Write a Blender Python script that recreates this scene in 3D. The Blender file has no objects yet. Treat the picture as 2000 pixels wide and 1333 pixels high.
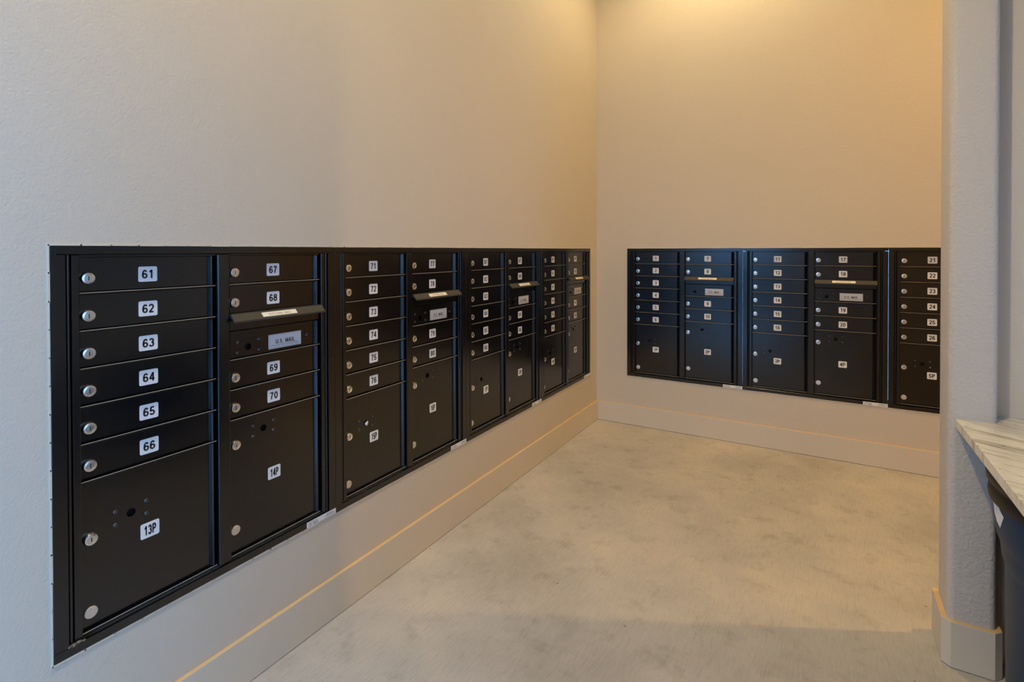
import bpy, bmesh, math, random
from mathutils import Matrix, Vector

random.seed(7)
S = bpy.context.scene
COL = S.collection

# ------------------------------------------------------------------ camera
F_PX, CY = 1018.894, 499.814
YAW, PITCH, ROLL = 0.53502, -0.01005, -0.00175
CAM = Vector((1.49878, -3.81872, 1.30870))
fw = Vector((-math.sin(YAW) * math.cos(PITCH), math.cos(YAW) * math.cos(PITCH), math.sin(PITCH)))
r0 = Vector((math.cos(YAW), math.sin(YAW), 0)); u0 = r0.cross(fw)
rt = r0 * math.cos(ROLL) + u0 * math.sin(ROLL)
up = -r0 * math.sin(ROLL) + u0 * math.cos(ROLL)
cd = bpy.data.cameras.new('camera'); cam = bpy.data.objects.new('camera', cd); COL.objects.link(cam)
m = Matrix((rt, up, -fw)).transposed().to_4x4(); m.translation = CAM
cam.matrix_world = m
cd.sensor_width = 36.0; cd.lens = F_PX / 2000 * 36.0
cd.shift_y = -(666.5 - CY) / 2000
cd.clip_start = 0.05; cd.clip_end = 200
S.camera = cam

# ------------------------------------------------------------------ view, sky, lights
S.view_settings.view_transform = 'Standard'
S.view_settings.look = 'None'
S.view_settings.exposure = 0.07
S.view_settings.gamma = 1.0
S.view_settings.use_curve_mapping = False

SKY_STRENGTH = 5.5
w = bpy.data.worlds.new('sky'); S.world = w; w.use_nodes = True
nt = w.node_tree; nt.nodes.clear()
tc = nt.nodes.new('ShaderNodeTexCoord'); sep = nt.nodes.new('ShaderNodeSeparateXYZ')
ramp = nt.nodes.new('ShaderNodeValToRGB')
ramp.color_ramp.elements[0].position = 0.0; ramp.color_ramp.elements[0].color = (0.22, 0.51, 1.0, 1)
ramp.color_ramp.elements[1].position = 0.6; ramp.color_ramp.elements[1].color = (0.165, 0.385, 0.75, 1)
bg = nt.nodes.new('ShaderNodeBackground'); bg.inputs['Strength'].default_value = SKY_STRENGTH
out = nt.nodes.new('ShaderNodeOutputWorld')
nt.links.new(tc.outputs['Generated'], sep.inputs[0]); nt.links.new(sep.outputs['Z'], ramp.inputs[0])
nt.links.new(ramp.outputs[0], bg.inputs['Color']); nt.links.new(bg.outputs[0], out.inputs[0])

OPEN_Y, OPEN_X0, OPEN_X1, OPEN_Z = -4.0, 0.0, 1.0, 2.6     # daylight opening behind the camera
CEIL = 3.9
pl = bpy.data.lights.new('sky_portal', 'AREA'); pl.shape = 'RECTANGLE'
pl.size = OPEN_X1 - OPEN_X0; pl.size_y = OPEN_Z; pl.cycles.is_portal = True
SIDE_Y0, SIDE_Y1, SIDE_Z0, SIDE_Z1 = -3.9, -2.75, 0.0, 2.4          # second opening, in the right wall
po = bpy.data.objects.new('sky_portal', pl); COL.objects.link(po)
po.location = ((OPEN_X0 + OPEN_X1) / 2, OPEN_Y, OPEN_Z / 2); po.rotation_euler = (math.radians(90), 0, 0)   # faces +y, into the room
ALC_X = 4.9
pl2 = bpy.data.lights.new('sky_portal_side', 'AREA'); pl2.shape = 'RECTANGLE'
pl2.size = SIDE_Z1 - SIDE_Z0; pl2.size_y = SIDE_Y1 - SIDE_Y0; pl2.cycles.is_portal = True
po2 = bpy.data.objects.new('sky_portal_side', pl2); COL.objects.link(po2)
po2.location = (ALC_X, (SIDE_Y0 + SIDE_Y1) / 2, (SIDE_Z0 + SIDE_Z1) / 2); po2.rotation_euler = (0, math.radians(90), 0)   # faces -x

WARM = (1.0, 0.79, 0.43)
# (x, y, watts, spot angle, colour) of the recessed ceiling lamps
LAMPS = [(0.90, -0.72, 83, 150, WARM), (3.35, -0.80, 146, 150, (1.0, 0.60, 0.2)), (0.75, -3.70, 166, 150, WARM)]

# ------------------------------------------------------------------ helpers
def link(name, me, parent=None, loc=None, mats=None):
    o = bpy.data.objects.new(name, me); COL.objects.link(o)
    if mats and me is not None and len(me.materials) == 0:
        for x in (mats if isinstance(mats, (list, tuple)) else [mats]): me.materials.append(x)
    if parent: o.parent = parent
    if loc: o.location = loc
    return o
def to_mesh(bm, name, mats=None, smooth=False):
    me = bpy.data.meshes.new(name)
    bmesh.ops.recalc_face_normals(bm, faces=bm.faces)
    bm.to_mesh(me); bm.free()
    for x in (mats if isinstance(mats, (list, tuple)) else [mats] if mats else []): me.materials.append(x)
    if smooth:
        me.polygons.foreach_set('use_smooth', [True] * len(me.polygons))
    return me
def box(bm, x0, x1, y0, y1, z0, z1, bev=0.0, mi=0, seg=1):
    g = bmesh.ops.create_cube(bm, size=1.0)
    vs = g['verts']
    for v in vs:
        v.co = Vector(((x0 + x1) / 2 + v.co.x * (x1 - x0), (y0 + y1) / 2 + v.co.y * (y1 - y0), (z0 + z1) / 2 + v.co.z * (z1 - z0)))
    fs = {f for v in vs for f in v.link_faces}
    for f in fs: f.material_index = mi
    if bev > 0:
        es = list({e for v in vs for e in v.link_edges})
        r = bmesh.ops.bevel(bm, geom=es, offset=bev, segments=seg, affect='EDGES', profile=0.5)
        for f in r['faces']: f.material_index = mi
def lathe(bm, prof, seg=24, axis='z', c=(0, 0, 0), mi=0, cap=True):
    """prof: list of (r, h).  axis y: h runs along -y (towards the viewer of a mailbox front)."""
    rings = []
    for r, h in prof:
        ring = []
        for k in range(seg):
            a = 2 * math.pi * k / seg
            if axis == 'z': p = (c[0] + r * math.cos(a), c[1] + r * math.sin(a), c[2] + h)
            else: p = (c[0] + r * math.cos(a), c[1] - h, c[2] + r * math.sin(a))
            ring.append(bm.verts.new(p))
        rings.append(ring)
    for i in range(len(rings) - 1):
        for k in range(seg):
            f = bm.faces.new((rings[i][k], rings[i][(k + 1) % seg], rings[i + 1][(k + 1) % seg], rings[i + 1][k]))
            f.material_index = mi
    if cap:
        for ring in (rings[0], rings[-1]):
            f = bm.faces.new(ring); f.material_index = mi
def prism(bm, pts, z0, z1, mi=0):
    a = [bm.verts.new((x, y, z0)) for x, y in pts]; b = [bm.verts.new((x, y, z1)) for x, y in pts]
    n = len(pts)
    fs = [bm.faces.new(a), bm.faces.new(b)]
    for i in range(n): fs.append(bm.faces.new((a[i], a[(i + 1) % n], b[(i + 1) % n], b[i])))
    for f in fs: f.material_index = mi
    return fs
def curve_mesh(loops, extrude):
    """Flat plate in the local XZ plane (normal -y) from closed outlines; inner outlines become holes."""
    cu = bpy.data.curves.new('outline', 'CURVE'); cu.dimensions = '2D'; cu.fill_mode = 'BOTH'; cu.extrude = extrude / 2
    for lp in loops:
        sp = cu.splines.new('POLY'); sp.points.add(len(lp) - 1)
        for p, q in zip(sp.points, lp): p.co = (q[0], q[1], 0, 1)
        sp.use_cyclic_u = True
    return curve_to_mesh(cu)
def curve_to_mesh(cu):
    o = bpy.data.objects.new('tmp', cu); COL.objects.link(o)
    dg = bpy.context.evaluated_depsgraph_get()
    me = bpy.data.meshes.new_from_object(o.evaluated_get(dg))
    bpy.data.objects.remove(o); bpy.data.curves.remove(cu)
    me.materials.clear()
    me.transform(Matrix.Rotation(math.radians(90), 4, 'X'))     # XY plane -> XZ plane, faces -y
    return me
def rrect(w_, h_, r, n=4, cx=0, cz=0):
    pts = []
    for sx, sz, a0 in ((1, 1, 0), (-1, 1, 90), (-1, -1, 180), (1, -1, 270)):
        for k in range(n + 1):
            a = math.radians(a0 + 90 * k / n)
            pts.append((cx + sx * (w_ / 2 - r) + r * math.cos(a), cz + sz * (h_ / 2 - r) + r * math.sin(a)))
    return pts
def circ(r, n=20, cx=0, cz=0):
    return [(cx + r * math.cos(2 * math.pi * k / n), cz + r * math.sin(2 * math.pi * k / n)) for k in range(n)]
def arc(cx, cy, rx, ry, a0, a1, n=14):
    return [(cx + rx * math.cos(math.radians(a0 + (a1 - a0) * k / n)), cy + ry * math.sin(math.radians(a0 + (a1 - a0) * k / n))) for k in range(n + 1)]
# centre lines of a plain bold sans on a cell one unit high: (width, strokes)
GLYPH = {
    '0': (.56, [arc(.28, .5, .20, .42, 0, 360, 28)]),
    '1': (.56, [[(.34, 0), (.34, 1)], [(.10, .74), (.22, .79), (.30, .88), (.34, .99)]]),
    '2': (.56, [arc(.28, .69, .195, .235, 170, -35) + [(.10, .09)], [(.04, .08), (.52, .08)]]),
    '3': (.56, [arc(.265, .72, .185, .20, 165, -90), arc(.265, .30, .21, .22, 90, -165)]),
    '4': (.56, [[(.39, .97), (.07, .31)], [(.03, .285), (.55, .285)], [(.40, 0), (.40, 1)]]),
    '5': (.56, [[(.12, .92), (.49, .92)], [(.16, .95), (.10, .47)], arc(.27, .31, .21, .23, 145, -160)]),
    '6': (.56, [arc(.28, .31, .20, .23, 0, 360, 24), arc(.29, .46, .21, .46, 40, 190)]),
    '7': (.56, [[(.04, .92), (.52, .92)], [(.47, .90), (.36, .68), (.27, .42), (.22, 0)]]),
    '8': (.56, [arc(.28, .725, .175, .195, 0, 360, 22), arc(.28, .30, .205, .22, 0, 360, 24)]),
    '9': (.56, [arc(.28, .69, .20, .23, 0, 360, 24), arc(.27, .54, .21, .46, 220, 370)]),
    'P': (.60, [[(.10, 0), (.10, 1)], [(.10, .92), (.31, .92)] + arc(.31, .70, .20, .22, 90, -90) + [(.10, .48)]]),
    'U': (.62, [[(.09, 1)] + arc(.31, .31, .22, .23, 180, 360) + [(.53, 1)]]),
    'S': (.58, [arc(.29, .72, .19, .20, 20, 270) + arc(.29, .30, .21, .22, 90, -160)]),
    'M': (.76, [[(.09, 0), (.09, 1)], [(.67, 0), (.67, 1)], [(.11, .98), (.38, .06)], [(.65, .98), (.38, .06)]]),
    'A': (.64, [[(.06, 0), (.32, .99)], [(.58, 0), (.32, .99)], [(.14, .29), (.50, .29)]]),
    'I': (.22, [[(.11, 0), (.11, 1)]]),
    'L': (.52, [[(.09, 0), (.09, 1)], [(.05, .08), (.50, .08)]]),
    'O': (.70, [arc(.35, .5, .27, .42, 0, 360, 28)]),
    'T': (.58, [[(.02, .92), (.56, .92)], [(.29, 0), (.29, 1)]]),
    'G': (.70, [arc(.35, .5, .27, .42, 40, 325, 24), [(.36, .42), (.63, .42)], [(.59, .45), (.59, .14)]]),
    'N': (.64, [[(.09, 0), (.09, 1)], [(.55, 0), (.55, 1)], [(.09, .97), (.55, .03)]]),
    '.': (.22, [[(.11, 0), (.11, .16)]]),
    ' ': (.30, []),
}
def text_mesh(txt, h, maxw, stroke=0.17, gap=0.10):
    """flat lettering in the local XZ plane, centred, cap height h"""
    vs, fs, x = [], [], 0.0
    for ch in txt:
        wd, strokes = GLYPH[ch]
        for pl_ in strokes:
            n = len(pl_); base = len(vs)
            for i, (px, pz) in enumerate(pl_):
                q0 = pl_[max(0, i - 1)]; q1 = pl_[min(n - 1, i + 1)]
                if i in (0, n - 1) and math.dist(pl_[0], pl_[-1]) < 1e-6: q0, q1 = pl_[n - 2], pl_[1]
                dx, dz = q1[0] - q0[0], q1[1] - q0[1]; L = math.hypot(dx, dz) or 1
                nx, nz = -dz / L * stroke / 2, dx / L * stroke / 2
                vs += [(x + px + nx, 0, pz + nz), (x + px - nx, 0, pz - nz)]
            fs += [(base + 2 * i, base + 2 * i + 1, base + 2 * i + 3, base + 2 * i + 2) for i in range(n - 1)]
        x += wd + gap
    x -= gap
    k = h; kx = min(k, maxw / x)
    me = bpy.data.meshes.new('lettering')
    me.from_pydata([((vx - x / 2) * kx, 0, (vz - .5) * k) for vx, _, vz in vs], [], fs); me.update()
    return me
def merge(bm, me, off=(0, 0, 0), mi=0):
    """add a mesh to a bmesh at an offset with one material index"""
    n = len(bm.faces)
    t = me.copy(); t.transform(Matrix.Translation(off)); bm.from_mesh(t); bpy.data.meshes.remove(t)
    bm.faces.ensure_lookup_table()
    for f in bm.faces[n:]: f.material_index = mi
def tag(o, label=None, cat=None, group=None, kind=None):
    if label: o['label'] = label
    if cat: o['category'] = cat
    if group: o['group'] = group
    if kind: o['kind'] = kind
    return o
def struct(name, bm, mat):
    return tag(link(name, to_mesh(bm, name, mat)), kind='structure')

# ------------------------------------------------------------------ materials
class NT:
    def __init__(s, name):
        s.m = bpy.data.materials.new(name); s.m.use_nodes = True
        s.t = s.m.node_tree; s.b = s.t.nodes['Principled BSDF']
        s.co = s.n('ShaderNodeTexCoord').outputs['Object']
    def n(s, typ, **kw):
        x = s.t.nodes.new(typ)
        for k, v in kw.items():
            if k in x.inputs: x.inputs[k].default_value = v
            else: setattr(x, k, v)
        return x
    def l(s, a, b): s.t.links.new(a, b)
    def map(s, scale=(1, 1, 1), rot=(0, 0, 0)):
        src = s.co
        if any(rot):
            y = s.n('ShaderNodeMapping'); y.inputs['Rotation'].default_value = rot; s.l(src, y.inputs[0]); src = y.outputs[0]
        x = s.n('ShaderNodeMapping'); x.inputs['Scale'].default_value = scale
        s.l(src, x.inputs[0]); return x.outputs[0]
    def noise(s, scale, detail=4, vec=None, rough=0.55):
        x = s.n('ShaderNodeTexNoise'); x.inputs['Scale'].default_value = scale; x.inputs['Detail'].default_value = detail
        x.inputs['Roughness'].default_value = rough
        s.l(vec or s.co, x.inputs['Vector']); return x.outputs['Fac']
    def ramp(s, fac, stops):
        x = s.n('ShaderNodeValToRGB'); e = x.color_ramp.elements
        while len(e) < len(stops): e.new(0.5)
        for q, (p, c) in zip(e, stops):
            q.position = p; q.color = c if len(c) == 4 else (*c, 1)
        s.l(fac, x.inputs[0]); return x.outputs[0]
    def mix(s, a, b, fac, mode='MIX'):
        x = s.n('ShaderNodeMix'); x.data_type = 'RGBA'; x.blend_type = mode
        if isinstance(fac, float): x.inputs[0].default_value = fac
        else: s.l(fac, x.inputs[0])
        for sock, v in ((x.inputs[6], a), (x.inputs[7], b)):
            if isinstance(v, tuple): sock.default_value = v if len(v) == 4 else (*v, 1)
            else: s.l(v, sock)
        return x.outputs[2]
    def bump(s, h, strength, dist=0.002):
        x = s.n('ShaderNodeBump'); x.inputs['Strength'].default_value = strength; x.inputs['Distance'].default_value = dist
        s.l(h, x.inputs['Height']); s.l(x.outputs[0], s.b.inputs['Normal'])
    def set(s, col=None, rough=None, metal=None, spec=None):
        if col is not None:
            if isinstance(col, tuple): s.b.inputs['Base Color'].default_value = (*col, 1) if len(col) == 3 else col
            else: s.l(col, s.b.inputs['Base Color'])
        if rough is not None:
            if isinstance(rough, float): s.b.inputs['Roughness'].default_value = rough
            else: s.l(rough, s.b.inputs['Roughness'])
        if metal is not None: s.b.inputs['Metallic'].default_value = metal
        if spec is not None: s.b.inputs['Specular IOR Level'].default_value = spec
        return s.m

def wall_paint(name, col, bump=0.25, rough=0.6, grain=190):
    q = NT(name)
    big = q.noise(1.7, 3)
    c = q.mix(tuple(x * 0.97 for x in col), tuple(min(1, x * 1.03) for x in col), big)
    a = q.noise(grain, 2); b2 = q.noise(60, 3)
    h = q.mix(a, b2, 0.35)
    q.bump(h, bump, 0.004)
    return q.set(c, rough, spec=0.3)
M_wall = wall_paint('beige_wall_paint', (0.635, 0.56, 0.465), bump=0.35, grain=150)
M_post = wall_paint('textured_wall_paint', (0.60, 0.545, 0.49), bump=0.95, grain=105)
M_base = wall_paint('baseboard_paint', (0.68, 0.60, 0.485), bump=0.05, rough=0.5)
M_edge = wall_paint('tan_top_edge', (0.70, 0.47, 0.22), bump=0.1, rough=0.6)  # tan for the upward faces of the baseboards
M_ceil = wall_paint('ceiling_paint', (0.66, 0.63, 0.58), bump=0.1, rough=0.8)

def concrete():
    q = NT('brushed_concrete')
    v = q.map((150, 13, 1), (0, 0, math.radians(2)))
    streak = q.noise(1.0, 6, v, 0.7)
    cloud = q.noise(1.6, 6, None, 0.62); mid = q.noise(9, 6, None, 0.65); fine = q.noise(160, 3, None, 0.6)
    c = q.ramp(cloud, [(0.30, (0.40, 0.365, 0.325)), (0.52, (0.505, 0.47, 0.425)), (0.75, (0.635, 0.56, 0.465))])
    c = q.mix(c, q.ramp(mid, [(0.32, (0.74, 0.72, 0.69)), (0.46, (1.0, 1.0, 1.0))]), 0.6, 'MULTIPLY')
    c = q.mix(c, q.ramp(streak, [(0.32, (0.68, 0.67, 0.65)), (0.48, (0.98, 0.98, 0.98)), (0.70, (1.12, 1.11, 1.10))]), 0.42, 'MULTIPLY')
    c = q.mix(c, q.ramp(fine, [(0.3, (0.86, 0.86, 0.86)), (0.6, (1.0, 1.0, 1.0))]), 0.5, 'MULTIPLY')
    sp = q.n('ShaderNodeTexVoronoi'); sp.inputs['Scale'].default_value = 7.0; q.l(q.co, sp.inputs['Vector'])
    jit = q.noise(60, 3)
    mth = q.n('ShaderNodeMath', operation='MULTIPLY_ADD'); mth.inputs[1].default_value = 0.05; q.l(jit, mth.inputs[0]); q.l(sp.outputs['Distance'], mth.inputs[2])
    c = q.mix(c, q.ramp(mth.outputs[0], [(0.045, (0.45, 0.41, 0.37)), (0.075, (1, 1, 1))]), 0.75, 'MULTIPLY')
    q.bump(q.mix(streak, fine, 0.4), 0.35, 0.003)
    return q.set(c, 0.72, spec=0.2)
M_floor = concrete()

def black_metal(name, col=(0.0026, 0.0028, 0.0040), rough=0.19):
    q = NT(name)
    sp = q.n('ShaderNodeTexVoronoi'); sp.inputs['Scale'].default_value = 26.0
    q.l(q.map((1, 1, 1.6)), sp.inputs['Vector'])
    sel = q.noise(2.3, 2)
    thr = q.ramp(sel, [(0.55, (0.0, 0.0, 0.0)), (0.72, (0.045, 0.045, 0.045))])
    lt = q.n('ShaderNodeMath', operation='LESS_THAN'); q.l(sp.outputs['Distance'], lt.inputs[0]); q.l(thr, lt.inputs[1])
    c = q.mix(col, (0.16, 0.15, 0.14), lt.outputs[0])
    big = q.noise(5, 4); r = q.ramp(big, [(0.3, (rough - 0.04,) * 3), (0.7, (rough + 0.05,) * 3)])
    q.bump(q.noise(700, 2), 0.10, 0.001)
    return q.set(c, r, spec=0.75)
M_black = black_metal('black_powder_coat')
M_hood = black_metal('worn_black_metal', (0.024, 0.020, 0.0155), 0.6)
M_rivet = NT('satin_black_rivet').set((0.02, 0.02, 0.022), 0.22, 0.0, 1.0)
M_lip = NT('pale_ledge_edge').set((0.34, 0.31, 0.27), 0.45, 0.2)
M_dark = NT('dark_interior').set((0.004, 0.004, 0.004), 0.8)
M_lock = NT('satin_nickel').set((0.86, 0.84, 0.82), 0.27, 1.0)
def brushed():
    q = NT('brushed_steel'); a = q.noise(3.0, 4, q.map((400, 8, 400)))
    q.bump(a, 0.08, 0.0008); return q.set((0.82, 0.79, 0.77), 0.42, 1.0)
M_cap = brushed()
M_slot = NT('keyway_dark').set((0.02, 0.02, 0.02), 0.5)
M_plate = NT('white_plate').set((0.80, 0.80, 0.82), 0.35)
M_silver = NT('silver_label').set((0.68, 0.68, 0.70), 0.38)
M_cream = NT('cream_label').set((0.80, 0.74, 0.62), 0.5)
M_ink = NT('black_ink').set((0.012, 0.012, 0.014), 0.5)
M_ink2 = NT('faded_ink').set((0.11, 0.095, 0.075), 0.6)
M_paper = NT('white_paper').set((0.78, 0.78, 0.80), 0.7)
def dirt():
    q = NT('brown_dirt'); n = q.noise(220, 4)
    return q.set(q.ramp(n, [(0.35, (0.06, 0.045, 0.03)), (0.65, (0.30, 0.24, 0.17))]), 0.95)
M_dirt = dirt()
def granite():
    q = NT('cream_granite')
    rot = math.radians(30)
    v1 = q.map((3.2, 26, 8), (0, 0, rot)); v2 = q.map((28, 95, 40), (0, 0, rot))
    a = q.noise(1.0, 7, v1, 0.62); b2 = q.noise(1.0, 5, v2, 0.6)
    c = q.ramp(a, [(0.28, (0.33, 0.28, 0.20)), (0.40, (0.56, 0.49, 0.37)), (0.50, (0.78, 0.72, 0.60)), (0.75, (0.84, 0.79, 0.68))])
    c = q.mix(c, q.ramp(b2, [(0.30, (0.06, 0.055, 0.05)), (0.35, (0.9, 0.9, 0.9)), (0.6, (1, 1, 1))]), 0.95, 'MULTIPLY')
    return q.set(c, 0.22, spec=0.5)
M_granite = granite()
def plastic(name, col, rough, spec=0.5):
    q = NT(name); q.bump(q.noise(400, 2), 0.08, 0.001); return q.set(col, rough, spec=spec)
M_bin = plastic('navy_plastic', (0.006, 0.036, 0.082), 0.45, 0.22)
M_rim = plastic('black_rim_plastic', (0.013, 0.0105, 0.009), 0.5)
M_lampmetal = NT('white_enamel').set((0.7, 0.7, 0.68), 0.4)
def lamp_mat():
    q = NT('lamp_lens'); q.b.inputs['Emission Color'].default_value = (*WARM, 1); q.b.inputs['Emission Strength'].default_value = 12
    return q.set((0.9, 0.85, 0.7), 0.5)
M_lens = lamp_mat()
def leaf():
    q = NT('hedge_leaf'); n = q.noise(14, 3)
    return q.set(q.ramp(n, [(0.3, (0.008, 0.018, 0.006)), (0.7, (0.03, 0.06, 0.02))]), 0.7)
M_leaf = leaf()
M_asphalt = NT('asphalt').set((0.035, 0.035, 0.036), 0.9)
M_pave = NT('outdoor_concrete'); M_pave = M_pave.set(M_pave.ramp(M_pave.noise(3, 5), [(0.3, (0.48, 0.48, 0.48)), (0.7, (0.58, 0.58, 0.57))]), 0.85)

# ------------------------------------------------------------------ the setting
U_W, U_H, Z_BOT = 0.80035, 0.955, 0.36613
Z_TOP = Z_BOT + U_H
Y_FIRST, X_FIRST = -3.33854, 0.24384
TH = 0.14
POST_X0, POST_X1, POST_Y0, POST_Y1 = 1.845, 1.963, -1.714, -1.556
DIV_Y = -1.626
RIGHT_X = ALC_X
COUNTER_X1 = 2.62

bm = bmesh.new(); box(bm, -TH, ALC_X + TH, OPEN_Y - TH, TH, -0.12, 0.0); struct('floor', bm, M_floor)
bm = bmesh.new(); box(bm, -TH, ALC_X + TH, OPEN_Y - TH, TH, CEIL, CEIL + 0.12); struct('ceiling', bm, M_ceil)

def holed_wall(name, a0, a1, h0, h1, place):
    """wall along one axis from a0 to a1, with a rectangular recess opening h0..h1 for the mailbox units"""
    bm = bmesh.new(); zl, zh = Z_BOT + 0.012, Z_TOP - 0.010
    for s0, s1, z0, z1 in ((a0, h0, 0, CEIL), (h1, a1, 0, CEIL), (h0, h1, 0, zl), (h0, h1, zh, CEIL)):
        if s1 - s0 > 1e-4: place(bm, s0, s1, z0, z1)
    bmesh.ops.remove_doubles(bm, verts=bm.verts, dist=1e-5)
    return struct(name, bm, M_wall)
holed_wall('wall_left', OPEN_Y - TH, 0.0, Y_FIRST + 0.012, Y_FIRST + 4 * U_W - 0.012,
           lambda bm, a, b, z0, z1: box(bm, -TH, 0, a, b, z0, z1))
holed_wall('wall_back', -TH, ALC_X + TH, X_FIRST + 0.012, X_FIRST + 3 * U_W - 0.012,
           lambda bm, a, b, z0, z1: box(bm, a, b, 0, TH, z0, z1))
# front wall with the daylight opening, behind the camera
bm = bmesh.new()
box(bm, OPEN_X1, RIGHT_X + TH, OPEN_Y - TH, OPEN_Y, 0, CEIL); box(bm, 0, OPEN_X1, OPEN_Y - TH, OPEN_Y, OPEN_Z, CEIL)
struct('wall_front', bm, M_wall)
bm = bmesh.new(); box(bm, RIGHT_X, RIGHT_X + TH, SIDE_Y1, 0, 0, CEIL); box(bm, RIGHT_X, RIGHT_X + TH, OPEN_Y, SIDE_Y0, 0, CEIL)
box(bm, RIGHT_X, RIGHT_X + TH, SIDE_Y0, SIDE_Y1, SIDE_Z1, CEIL)
if SIDE_Z0 > 0.01: box(bm, RIGHT_X, RIGHT_X + TH, SIDE_Y0, SIDE_Y1, 0, SIDE_Z0)
struct('wall_right', bm, M_wall)
bm = bmesh.new(); box(bm, POST_X1 - 0.03, RIGHT_X, DIV_Y, POST_Y1, 0, CEIL)
struct('wall_divider', bm, M_wall)

def rounded_plan(x0, x1, y0, y1, r, n=6):
    pts = []
    for cx, cy, a0 in ((x1 - r, y1 - r, 0), (x0 + r, y1 - r, 90), (x0 + r, y0 + r, 180), (x1 - r, y0 + r, 270)):
        for k in range(n + 1):
            a = math.radians(a0 + 90 * k / n); pts.append((cx + r * math.cos(a), cy + r * math.sin(a)))
    return pts
bm = bmesh.new(); prism(bm, rounded_plan(POST_X0, POST_X1, POST_Y0, POST_Y1, 0.019), 0, CEIL)
o = struct('wall_post', bm, M_post)
o.data.polygons.foreach_set('use_smooth', [abs(p.normal.z) < 0.5 for p in o.data.polygons])
try:
    o.data.set_sharp_from_angle(angle=math.radians(40))
except Exception:
    pass

BB_H, BB_T, GAP = 0.146, 0.014, 0.0025
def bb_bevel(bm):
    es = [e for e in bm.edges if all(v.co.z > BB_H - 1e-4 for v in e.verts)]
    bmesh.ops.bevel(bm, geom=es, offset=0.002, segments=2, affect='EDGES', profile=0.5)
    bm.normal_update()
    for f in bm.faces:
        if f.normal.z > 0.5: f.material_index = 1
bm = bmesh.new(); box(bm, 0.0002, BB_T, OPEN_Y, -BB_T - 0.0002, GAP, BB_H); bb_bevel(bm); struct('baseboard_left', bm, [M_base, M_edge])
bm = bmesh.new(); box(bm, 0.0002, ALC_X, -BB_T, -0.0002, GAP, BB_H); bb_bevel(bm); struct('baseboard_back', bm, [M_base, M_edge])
bm = bmesh.new()
t = BB_T; c = 0.021
xa, xb, ya, yb = POST_X0 - t, POST_X1 + t, POST_Y0 - t, POST_Y1 + 0.009
outer = [(xa, yb), (xa, ya + c), (xa + c, ya), (xb - c, ya), (xb, ya + c), (xb, DIV_Y - 0.0005)]
prism(bm, outer + [(POST_X1 - 0.02, DIV_Y - 0.0005), (POST_X1 - 0.02, yb)], GAP, BB_H)
bb_bevel(bm)
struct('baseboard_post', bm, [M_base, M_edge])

def caulk(name, pts, place):
    """thin painted bead round a bank of mailbox units, a little uneven"""
    bm = bmesh.new(); rnd = random.Random(4)
    for (s0, z0), (s1, z1) in zip(pts, pts[1:]):
        n = max(2, int(math.hypot(s1 - s0, z1 - z0) / 0.06))
        for k in range(n):
            a_, b_ = k / n, (k + 1) / n; h = rnd.uniform(0.0010, 0.0022)
            sa, sb = sorted((s0 + (s1 - s0) * a_, s0 + (s1 - s0) * b_)); za, zb_ = sorted((z0 + (z1 - z0) * a_, z0 + (z1 - z0) * b_))
            place(bm, sa - h, sb + h, za - h, zb_ + h)
    return struct(name, bm, M_base)
e = 0.0022
caulk('trim_1', [(Y_FIRST + 4 * U_W + e, Z_TOP + e), (Y_FIRST - e, Z_TOP + e), (Y_FIRST - e, Z_BOT - e), (Y_FIRST + 4 * U_W + e, Z_BOT - e)],
      lambda bm, a, b, z0, z1: box(bm, 0.0001, 0.0032, a, b, z0, z1))
caulk('trim_2', [(X_FIRST + 2.3, Z_TOP + e), (X_FIRST - e, Z_TOP + e), (X_FIRST - e, Z_BOT - e), (X_FIRST + 2.3, Z_BOT - e)],
      lambda bm, a, b, z0, z1: box(bm, a, b, -0.0032, -0.0001, z0, z1))

# outside, seen only in the mailbox doors' gloss and as the way daylight comes in
bm = bmesh.new(); box(bm, -3, 9, -8.0, OPEN_Y - TH - 0.001, -0.16, -0.02); struct('ground', bm, M_pave)
bm = bmesh.new(); box(bm, -16, 18, -30, -8.002, -0.16, -0.03); struct('ground_far', bm, M_asphalt)
bm = bmesh.new(); box(bm, RIGHT_X + TH + 0.001, 16, OPEN_Y - TH, 4, -0.16, -0.02); struct('ground_side', bm, M_pave)
def hedge(name, x0, x1, y0, y1, z1, label):
    bm = bmesh.new(); rnd = random.Random(3)
    box(bm, x0 + .1, x1 - .1, y0 + .1, y1 - .1, -0.02, z1 - .12)
    n = int(60 * (x1 - x0))
    for _ in range(n):
        p = Vector((rnd.uniform(x0, x1), rnd.choice([y0 + .08, y1 - .08, rnd.uniform(y0, y1)]), rnd.uniform(0.05, z1)))
        d = Matrix.Translation(p) @ Matrix.Rotation(rnd.random() * 6.28, 4, (rnd.random(), rnd.random(), rnd.random() + .1))
        bmesh.ops.create_icosphere(bm, subdivisions=1, radius=rnd.uniform(.10, .22), matrix=d)
    return tag(link(name, to_mesh(bm, name, M_leaf)), label, 'hedge', kind='stuff')
hedge('hedge', -9, 12, -15.2, -14.2, 1.3, 'long dark hedge across the pavement outside the opening')
hedge('hedge', -6, -1.1, -8.6, -7.6, 1.6, 'dark unseen hedge added outside the opening to darken door reflections')  # added out of view to darken the first back-wall column's reflection

# ------------------------------------------------------------------ mailbox units
# local frame of a unit: x = from its left edge, z = up, y = into the wall; origin at the bottom left of its trim face
MM = 0.001
COLS = (57.0, 420.0); COL_W = 325.0
T0, PITCH_T = 23.5, 90.3
D_DOOR = 20.0
def zt(t): return U_H - t * MM

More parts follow.
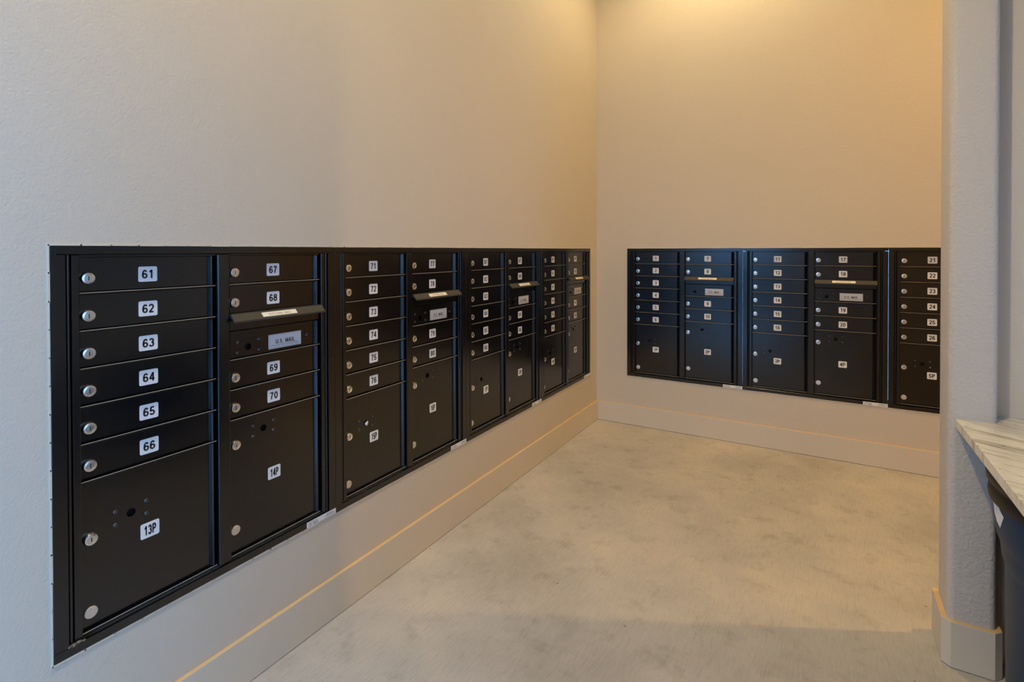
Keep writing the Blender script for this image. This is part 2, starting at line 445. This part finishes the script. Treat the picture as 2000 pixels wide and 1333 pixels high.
BAR = 'black_powder_coat'
def bar(name, unit, x0, x1, t0, t1, y0, y1, bev=0.8, mat=None, seg=1):
    key = (name, x0, x1, t0, t1, y0, y1, bev)
    if key not in bar.cache:
        bm = bmesh.new(); box(bm, x0 * MM, x1 * MM, y0 * MM, y1 * MM, zt(t1), zt(t0), bev * MM, seg=seg)
        bar.cache[key] = to_mesh(bm, name, mat or M_black)
    return link(name, bar.cache[key], unit)
bar.cache = {}
def rod_mesh(name, r, length):
    key = (name, r, length)
    if key not in rod_mesh.c:
        bm = bmesh.new()
        lathe(bm, [(r * MM, 0), (r * MM, length * MM)], 16)
        rod_mesh.c[key] = to_mesh(bm, name, M_black, smooth=True)
        rod_mesh.c[key].set_sharp_from_angle(angle=math.radians(40))
    return rod_mesh.c[key]
rod_mesh.c = {}

# --- lock, cap, rivet: shared meshes
bm = bmesh.new()
lathe(bm, [(13.2 * MM, 0), (13.2 * MM, 3.5 * MM), (12.3 * MM, 5.0 * MM), (12.3 * MM, 8.2 * MM), (11.4 * MM, 9.6 * MM), (8.3 * MM, 10.2 * MM), (7.6 * MM, 8.8 * MM), (7.0 * MM, 8.8 * MM), (6.6 * MM, 10.0 * MM), (0.5 * MM, 10.2 * MM)], 28, 'y')
box(bm, -0.9 * MM, 0.9 * MM, -10.5 * MM, -9.6 * MM, -4.4 * MM, 4.4 * MM, mi=1)
bmesh.ops.scale(bm, verts=bm.verts, vec=(1.15, 1.1, 1.15))
LOCK = to_mesh(bm, 'lock', [M_lock, M_slot], smooth=True); LOCK.set_sharp_from_angle(angle=math.radians(35))
bm = bmesh.new(); lathe(bm, [(14.2 * MM, 0), (14.2 * MM, 2.0 * MM), (13.4 * MM, 2.8 * MM), (0.4 * MM, 2.9 * MM)], 28, 'y')
CAP = to_mesh(bm, 'round_cap', M_cap, smooth=True); CAP.set_sharp_from_angle(angle=math.radians(35))
bm = bmesh.new(); lathe(bm, [(6.3 * MM, 0), (5.8 * MM, 1.6 * MM), (4.3 * MM, 3.0 * MM), (1.8 * MM, 3.7 * MM)], 14, 'y')
RIVET = to_mesh(bm, 'rivet', M_rivet, smooth=True)

def plate_mesh(txt):
    bm = bmesh.new()
    merge(bm, curve_mesh([rrect(44.5 * MM, 39.5 * MM, 4 * MM)], 0.8 * MM), (0, -0.4 * MM, 0), 0)
    if txt:
        condensed = len(txt) == 3
        merge(bm, text_mesh(txt, (24.5 if condensed else 22.5) * MM, (28.5 if condensed else 33) * MM, 0.22 if condensed else 0.19), (0, -1.0 * MM, 0), 1)
    return to_mesh(bm, 'number_plate', [M_plate, M_ink])

HINGE_X, HINGE_R = 313.0, 6.2
def panel_mesh(w_, h_, hole=None):
    """door sheet with its origin at the top left corner; right edge folds into a rounded hinge bead"""
    bm = bmesh.new()
    loops = [rrect(w_ * MM, h_ * MM, 1.2 * MM, 2, w_ / 2 * MM, -h_ / 2 * MM)]
    if hole: loops.append(circ(10.3 * MM, 22, hole[0] * MM, -hole[1] * MM))
    merge(bm, curve_mesh(loops, 2.4 * MM), (0, 1.2 * MM, 0), 0)
    return bm
DOORS = {}
def door(unit, col, t_top, t_bot, name, hole=None, ledge=True, bead_t=0.0, depth=D_DOOR):
    h_ = t_bot - t_top
    key = (name, round(h_, 2), hole, bead_t)
    x0 = COLS[col]
    if key not in DOORS:
        bm = panel_mesh(304.0, h_ - 9.0, hole)
        prism(bm, [((HINGE_X + x) * MM, y * MM) for x, y in ((-9.0, 2), (-8.6, -0.2), (-7.4, -2.6), (-5.2, -6.8), (-3.2, -10.4), (-2.2, -11.8), (-1.2, -12.2), (-0.2, -11.0), (0.3, -9.0), (0.3, 6), (-9.0, 6))], -(h_ - 9.0) * MM, -bead_t * MM)
        DOORS[key] = to_mesh(bm, name, M_black)
        DOORS[key].polygons.foreach_set('use_smooth', [len(p.vertices) == 4 and abs(p.normal.z) < 0.1 and abs(p.normal.y) < 0.9999 for p in DOORS[key].polygons])
        DOORS[key].set_sharp_from_angle(angle=math.radians(40))
    d = link(name, DOORS[key], unit, ((x0 + 1.5) * MM, depth * MM, zt(t_top + 4.0)))
    if ledge:
        k2 = ('ledge',)
        if k2 not in DOORS:
            bm = bmesh.new(); box(bm, -1.5 * MM, 322 * MM, -11.5 * MM, 3 * MM, -4.6 * MM, 0, 1.3 * MM, seg=2)
            bm.normal_update()
            for f in bm.faces:
                if 0.3 < f.normal.z < 0.97 and f.normal.y < -0.1: f.material_index = 1  # upper front bevel is paler than the rest of the ledge
            DOORS[k2] = to_mesh(bm, 'ledge', [M_black, M_lip])
        link('ledge', DOORS[k2], d, (0, 0, -(h_ - 6.5) * MM))
    return d
def sub(name, me, d, x, t_rel, y=0.0):
    return link(name, me, d, ((x - 1.5) * MM, y * MM, -(t_rel - 4.0) * MM))

# --- outgoing mail hood and the postal door
bm = bmesh.new()
y_in, y_out, t_in, t_out, thk = 12.0, -19.0, 0.0, -21.0, 3.0
prof = [(y_in, t_in), (0.0, -1.5), (y_out, t_out), (y_out, t_out - 5.0), (y_out + 2.5, t_out - 5.0), (y_out + 3, t_out - 2.5), (y_in, -thk - 1)]
a = [bm.verts.new((0.0, y * MM, z * MM)) for y, z in prof]; b = [bm.verts.new((325 * MM, y * MM, z * MM)) for y, z in prof]
bm.faces.new(a); bm.faces.new(b)
for i in range(len(prof)): bm.faces.new((a[i], a[(i + 1) % len(prof)], b[(i + 1) % len(prof)], b[i]))
bmesh.ops.bevel(bm, geom=[e for e in bm.edges], offset=0.5 * MM, segments=1, affect='EDGES')
HOOD = to_mesh(bm, 'mail_hood', M_hood)
SLOPE = math.atan2((-1.5 - t_out), (0.0 - y_out))
bm = bmesh.new()
merge(bm, curve_mesh([rrect(122 * MM, 17 * MM, 0.6 * MM, 1)], 0.4 * MM), (0, -0.2 * MM, 0), 0)
merge(bm, text_mesh('OUTGOING MAIL', 9.0 * MM, 92 * MM, 0.11, 0.13), (0, -0.55 * MM, -0.5 * MM), 1)
OUT_LABEL = to_mesh(bm, 'outgoing_label', [M_cream, M_ink2])
OUT_LABEL.transform(Matrix.Rotation(-(math.pi / 2 - SLOPE), 4, 'X'))
bm = bmesh.new()
merge(bm, curve_mesh([rrect(121 * MM, 46 * MM, 1 * MM, 2)], 0.8 * MM), (0, -0.4 * MM, 0), 0)
merge(bm, curve_mesh([rrect(116 * MM, 41 * MM, 0.5 * MM, 1), rrect(115 * MM, 40 * MM, 0.5 * MM, 1)], 0.1 * MM), (0, -0.9 * MM, 0), 1)
merge(bm, text_mesh('U.S. MAIL', 14 * MM, 80 * MM, 0.17, 0.12), (0, -1.0 * MM, -1.0 * MM), 1)
cu = bpy.data.curves.new('lettering', 'FONT'); cu.body = 'APPROVED BY THE POSTMASTER GENERAL'; cu.align_x = 'CENTER'; cu.size = 4.6 * MM; cu.resolution_u = 1
small = curve_to_mesh(cu); wid = max(v.co.x for v in small.vertices) - min(v.co.x for v in small.vertices)
small.transform(Matrix.Diagonal((105 * MM / wid, 1, 1, 1)))
merge(bm, small, (0, -1.0 * MM, -14.5 * MM), 1)
US_LABEL = to_mesh(bm, 'postal_label', [M_silver, M_ink])

# --- maker's sticker: faint print lines only
def sticker_mesh():
    bm = bmesh.new()
    merge(bm, curve_mesh([rrect(123 * MM, 19 * MM, 0.6 * MM, 1)], 0.3 * MM), (0, -0.15 * MM, 0), 0)
    rnd = random.Random(11)
    def line(x0, x1, z, h):
        x = x0
        while x < x1:
            l_ = rnd.uniform(1.2, 4.0); l_ = min(l_, x1 - x)
            box(bm, x * MM, (x + l_) * MM, -0.45 * MM, -0.3 * MM, (z - h / 2) * MM, (z + h / 2) * MM, mi=1); x += l_ + rnd.uniform(0.6, 1.6)
    line(-54, -20, 4.6, 2.0)
    for z in (-0.2, -3.0, -5.6): line(-54, -42, z, 1.3); line(-36, -16, z, 1.5)
    line(20, 48, 3.2, 2.8)
    for z in (-1.0, -3.6): line(14, 55, z, 1.4)
    return to_mesh(bm, 'sticker', [M_paper, M_ink2])
STICKER = sticker_mesh()

def rivets(d, pts):
    for x, t in pts: sub('rivet', RIVET, d, x, t)

def parcel(unit, col, t_top, txt):
    tall = col == 1
    off = (52.0, 45.0) if tall else (109.0, 111.0)
    # service hole, rivets, lock and plate sit at measured offsets from the door's top left corner
    hx, ht = (115.0, 53.0) if tall else (109.0, 117.0)
    d = door(unit, col, t_top, T0 + PITCH_T * 10, 'parcel_door', hole=(hx - 1.5, ht - 4.0))
    rivets(d, [(hx - 35, ht - 16), (hx - 35, ht + 17), (hx + 35, ht - 16), (hx + 35, ht + 17)])
    sub('lock', LOCK, d, 20.5, 77.0 if tall else 142.0)
    sub('round_cap', CAP, d, 21.5, 336.0 if tall else 322.0)
    sub('number_plate', plate_mesh(txt), d, 152.0, 207.0 if tall else 180.0)
    return d

def small_door(unit, col, row_t, txt):
    d = door(unit, col, row_t, row_t + PITCH_T, 'mailbox_door')
    sub('lock', LOCK, d, 20.0, 54.0)
    sub('number_plate', plate_mesh(txt), d, 152.0, 49.0)
    return d

def mailbox_unit(loc, rotz, label, left, right, parcels):
    u = bpy.data.objects.new('mailbox_unit', None); COL.objects.link(u)
    u.location = loc; u.rotation_euler = (0, 0, rotz); u.empty_display_size = 0.1
    tag(u, label, 'mailbox', 'recessed mailbox units')
    g = 0.4; W = U_W * 1000
    # cabinet behind the doors
    key = 'cabinet_body'
    if key not in DOORS:
        bm = bmesh.new(); box(bm, 14 * MM, (W - 14) * MM, 34 * MM, 128 * MM, zt(941), zt(13)); DOORS[key] = to_mesh(bm, key, M_dark)
    link(key, DOORS[key], u)
    # outer trim
    bar('trim_rail', u, g, W - g, 0, 19.5, -3, 6)
    bar('trim_rail', u, g, W - g, 933.5, 955, -3, 6)
    bar('trim_stile', u, g, 28.6, 20.1, 933.0, -3, 6)
    bar('trim_stile', u, W - 28.6, W - g, 20.1, 933.0, -3, 6)
    # master frame with its hinge beads
    bar('frame_jamb', u, 41, 56.5, 20.5, 932, 3, 33, 1.5, seg=2)
    bar('frame_jamb', u, 746, 761, 20.5, 932, 3, 33, 1.5, seg=2)
    bar('frame_mullion', u, 382, 419.5, 20.5, 932, 2, 33, 4.0, seg=3)
    for c in COLS: bar('frame_rail', u, c, c + 325.5, 20.5, 26.5, 9, 33)
    for x in (34.5, 767.0): link('hinge_bead', rod_mesh('hinge_bead', 3.8, 911), u, (x * MM, 5.0 * MM, zt(932)))
    # doors
    for k, n in enumerate(left): small_door(u, 0, T0 + k * PITCH_T, n)
    parcel(u, 0, T0 + 6 * PITCH_T, parcels[0])
    rows = (0, 1, 3.5, 4.5)
    for r_, n in zip(rows, right): small_door(u, 1, T0 + r_ * PITCH_T, n)
    t_h = T0 + 2 * PITCH_T
    bar('slot_panel', u, 421.5, 744, t_h - 1, t_h + 47, 12, 33, 0.8)
    h = link('mail_hood', HOOD, u, (420 * MM, -1.0 * MM, zt(t_h - 4.5)))
    link('outgoing_label', OUT_LABEL, h, (155 * MM, -9.5 * MM, -11.0 * MM))
    d = door(u, 1, t_h + 47, T0 + 3.5 * PITCH_T, 'postal_door', hole=(64.0, 52.0))
    rivets(d, [(31, 38), (31, 71), (101, 38), (101, 71), (278, 50)])
    sub('postal_label', US_LABEL, d, 195.0, 54.0)
    parcel(u, 1, T0 + 5.5 * PITCH_T, parcels[1])
    link('sticker', STICKER, u, (738.4 * MM, -3.0 * MM, zt(944.7)))
    return u

def nums(a, b): return [str(i) for i in range(a, b + 1)]
units = []
spec_left = [
    (61, '13P', '14P', 'black mailbox unit numbered 61 to 70 with parcel lockers 13P and 14P'),
    (71, '15P', '16P', 'black mailbox unit numbered 71 to 80 with parcel lockers 15P and 16P'),
    (81, '17P', '18P', 'black mailbox unit numbered 81 to 90 with parcel lockers 17P and 18P'),
    (91, '19P', '20P', 'black mailbox unit starting at 91, last on the left wall beside the room corner')]
for i, (n, p1, p2, lab) in enumerate(spec_left):
    units.append(mailbox_unit((0, Y_FIRST + i * U_W, Z_BOT), math.pi / 2, lab, nums(n, n + 5), nums(n + 6, n + 9), (p1, p2)))
spec_back = [
    (1, '1P', '2P', 'black mailbox unit numbered 1 to 10 with parcel lockers 1P and 2P on back wall'),
    (11, '3P', '4P', 'black mailbox unit numbered 11 to 20 with parcel lockers 3P and 4P on back wall'),
    (21, '5P', None, 'black mailbox unit numbered from 21 with locker 5P, partly hidden behind the post')]
for i, (n, p1, p2, lab) in enumerate(spec_back):
    units.append(mailbox_unit((X_FIRST + i * U_W, 0, Z_BOT), 0.0, lab, nums(n, n + 5), nums(n + 6, n + 9) if p2 else [None] * 4, (p1, p2)))

# ------------------------------------------------------------------ countertop
zc0, zc1 = 0.7535, 0.7819
cx0 = 1.8615
pts = [(cx0, POST_Y0 - 0.0005), (POST_X1 + 0.0006, POST_Y0 - 0.0005), (POST_X1 + 0.0006, DIV_Y - 0.0005), (COUNTER_X1, DIV_Y - 0.0005), (COUNTER_X1, -3.2), (cx0, -3.2)]
bm = bmesh.new(); prism(bm, pts, zc0, zc1)
bmesh.ops.bevel(bm, geom=[e for e in bm.edges], offset=0.0022, segments=2, affect='EDGES', profile=0.5)
o = link('countertop', to_mesh(bm, 'countertop', M_granite))
tag(o, 'cream granite countertop with dark flecks built against the post on the right', 'countertop')

bm = bmesh.new(); box(bm, COUNTER_X1 - 0.06, COUNTER_X1 - 0.02, -3.18, DIV_Y - 0.002, 0.0, zc0, 0.001)  # unseen support, added to block side light under the counter
link('light_block_support', to_mesh(bm, 'light_block_support', M_base), o)

# ------------------------------------------------------------------ bin under the counter
bx, by = 2.166, -2.06
def bin_thing():
    e = bpy.data.objects.new('trash_can', None); COL.objects.link(e); e.location = (bx, by, 0)
    tag(e, 'round dark navy plastic trash can under the granite countertop', 'trash can')
    bm = bmesh.new()
    prof = [(0.250, 0.0), (0.2545, 0.004), (0.2600, 0.497), (0.2620, 0.509), (0.266, 0.522), (0.2685, 0.552), (0.2695, 0.56), (0.276, 0.578), (0.2795, 0.597), (0.2855, 0.677), (0.2855, 0.722), (0.279, 0.722), (0.256, 0.552), (0.247, 0.01)]
    lathe(bm, prof, 72)
    me = to_mesh(bm, 'can_body', M_bin, smooth=True); me.set_sharp_from_angle(angle=math.radians(50)); link('can_body', me, e)
    bm = bmesh.new()
    prof = [(0.2858, 0.67), (0.2925, 0.673), (0.2945, 0.685), (0.2915, 0.702), (0.2880, 0.708), (0.2900, 0.714), (0.2975, 0.72), (0.2985, 0.738), (0.2940, 0.749), (0.2850, 0.75), (0.2800, 0.737), (0.2800, 0.712), (0.2858, 0.682)]
    lathe(bm, prof, 72, cap=False)
    bm.verts.ensure_lookup_table()
    me = to_mesh(bm, 'can_rim', M_rim, smooth=True); me.set_sharp_from_angle(angle=math.radians(50)); link('can_rim', me, e)
    # price sticker curling on the side
    bm = bmesh.new()
    a0 = math.radians(180 - 2); rows = 6
    def P(da, z, off): 
        R = 0.2795 + (z - 0.597) / 0.08 * 0.006 + off; a = math.radians(TAG_A + da); return (R * math.cos(a), R * math.sin(a), z)
    outline = [(-5.0, 0.672), (2.5, 0.67), (9.0, 0.65), (4.0, 0.614), (0.0, 0.622), (-3.5, 0.637)]
    f0 = [bm.verts.new(P(a_, z, 0.0012)) for a_, z in outline]; f1 = [bm.verts.new(P(a_, z, 0.0004)) for a_, z in outline]
    bm.faces.new(f0); bm.faces.new(f1)
    for i in range(6): bm.faces.new((f0[i], f0[(i + 1) % 6], f1[(i + 1) % 6], f1[i]))
    link('price_sticker', to_mesh(bm, 'price_sticker', M_paper), e)['label'] = 'white paper sticker'
TAG_A = 181.0
bin_thing()

# ------------------------------------------------------------------ small things
u2 = units[1]
bm = bmesh.new(); rnd = random.Random(5)
outl = [(-10, 0), (-1, 6), (6, 9), (8, 2), (6, -6), (1, -9), (-4, -6)]
top = [bm.verts.new((x * MM, (-2 - rnd.random() * 3) * MM, z * MM)) for x, z in outl]
cen = bm.verts.new((0, -6.5 * MM, 0)); ctr2 = bm.verts.new((1 * MM, 4 * MM, 0))
for i in range(7):
    bm.faces.new((top[i], top[(i + 1) % 7], cen)); bm.faces.new((top[(i + 1) % 7], top[i], ctr2))
o = link('paper_scrap', to_mesh(bm, 'paper_scrap', M_paper))
p = Vector(((COLS[0] + 109.0) * MM, (D_DOOR - 0.5) * MM, zt(T0 + 6 * PITCH_T + 117.0)))
o.rotation_euler = (0, 0, math.pi / 2)
o.location = Matrix.Translation(u2.location) @ (Matrix.Rotation(math.pi / 2, 3, 'Z') @ p)
tag(o, 'torn white paper scrap stuffed into the hole of parcel door 15P', 'paper')

bm = bmesh.new(); rnd = random.Random(9)
for k in range(16):
    s_ = rnd.uniform(0, 1)
    c = Vector(((30 + 30 * s_) * MM, rnd.uniform(-4.0, 1.5) * MM, zt(933.2 - rnd.uniform(0.2, 5.5) * (1 - abs(s_ - .45)))))
    bmesh.ops.create_icosphere(bm, subdivisions=1, radius=rnd.uniform(1.5, 3.6) * MM, matrix=Matrix.Translation(c) @ Matrix.Diagonal((1.7, 1, 0.8, 1)))
for v in bm.verts: v.co += Vector((rnd.uniform(-.7, .7), rnd.uniform(-.7, .7), rnd.uniform(-.7, .7))) * MM
me = to_mesh(bm, 'dirt_clump', M_dirt)
o = link('dirt_clump', me); o.location = units[0].location; o.rotation_euler = (0, 0, math.pi / 2)
tag(o, 'small clump of brown dirt at the bottom left corner of unit 61 to 70', 'debris')

# ------------------------------------------------------------------ ceiling lamps (above the frame)
def lamp(x, y, watts, angle, colour, label):
    e = bpy.data.objects.new('ceiling_light', None); COL.objects.link(e); e.location = (x, y, CEIL)
    tag(e, label, 'light', 'recessed ceiling lights')
    bm = bmesh.new(); lathe(bm, [(0.075, -0.001), (0.095, -0.001), (0.095, -0.008), (0.075, -0.012), (0.072, -0.004)], 32, cap=False)
    link('trim_ring', to_mesh(bm, 'trim_ring', M_lampmetal, smooth=True), e)
    bm = bmesh.new(); lathe(bm, [(0.073, -0.001), (0.073, -0.005), (0.02, -0.007)], 32)
    link('lens', to_mesh(bm, 'lens', M_lens, smooth=True), e)
    ld = bpy.data.lights.new('lamp', 'SPOT'); ld.energy = watts; ld.color = colour; ld.spot_size = math.radians(angle); ld.spot_blend = 0.7
    ld.shadow_soft_size = 0.03
    lo = bpy.data.objects.new('lamp', ld); COL.objects.link(lo); lo.parent = e; lo.location = (0, 0, -0.04)
for (x, y, wt, an, co), lab in zip(LAMPS, ('recessed round ceiling light by the back wall over the corner', 'recessed round ceiling light in the alcove behind the post', 'recessed round ceiling light near the daylight opening')):
    lamp(x, y, wt, an, co, lab)
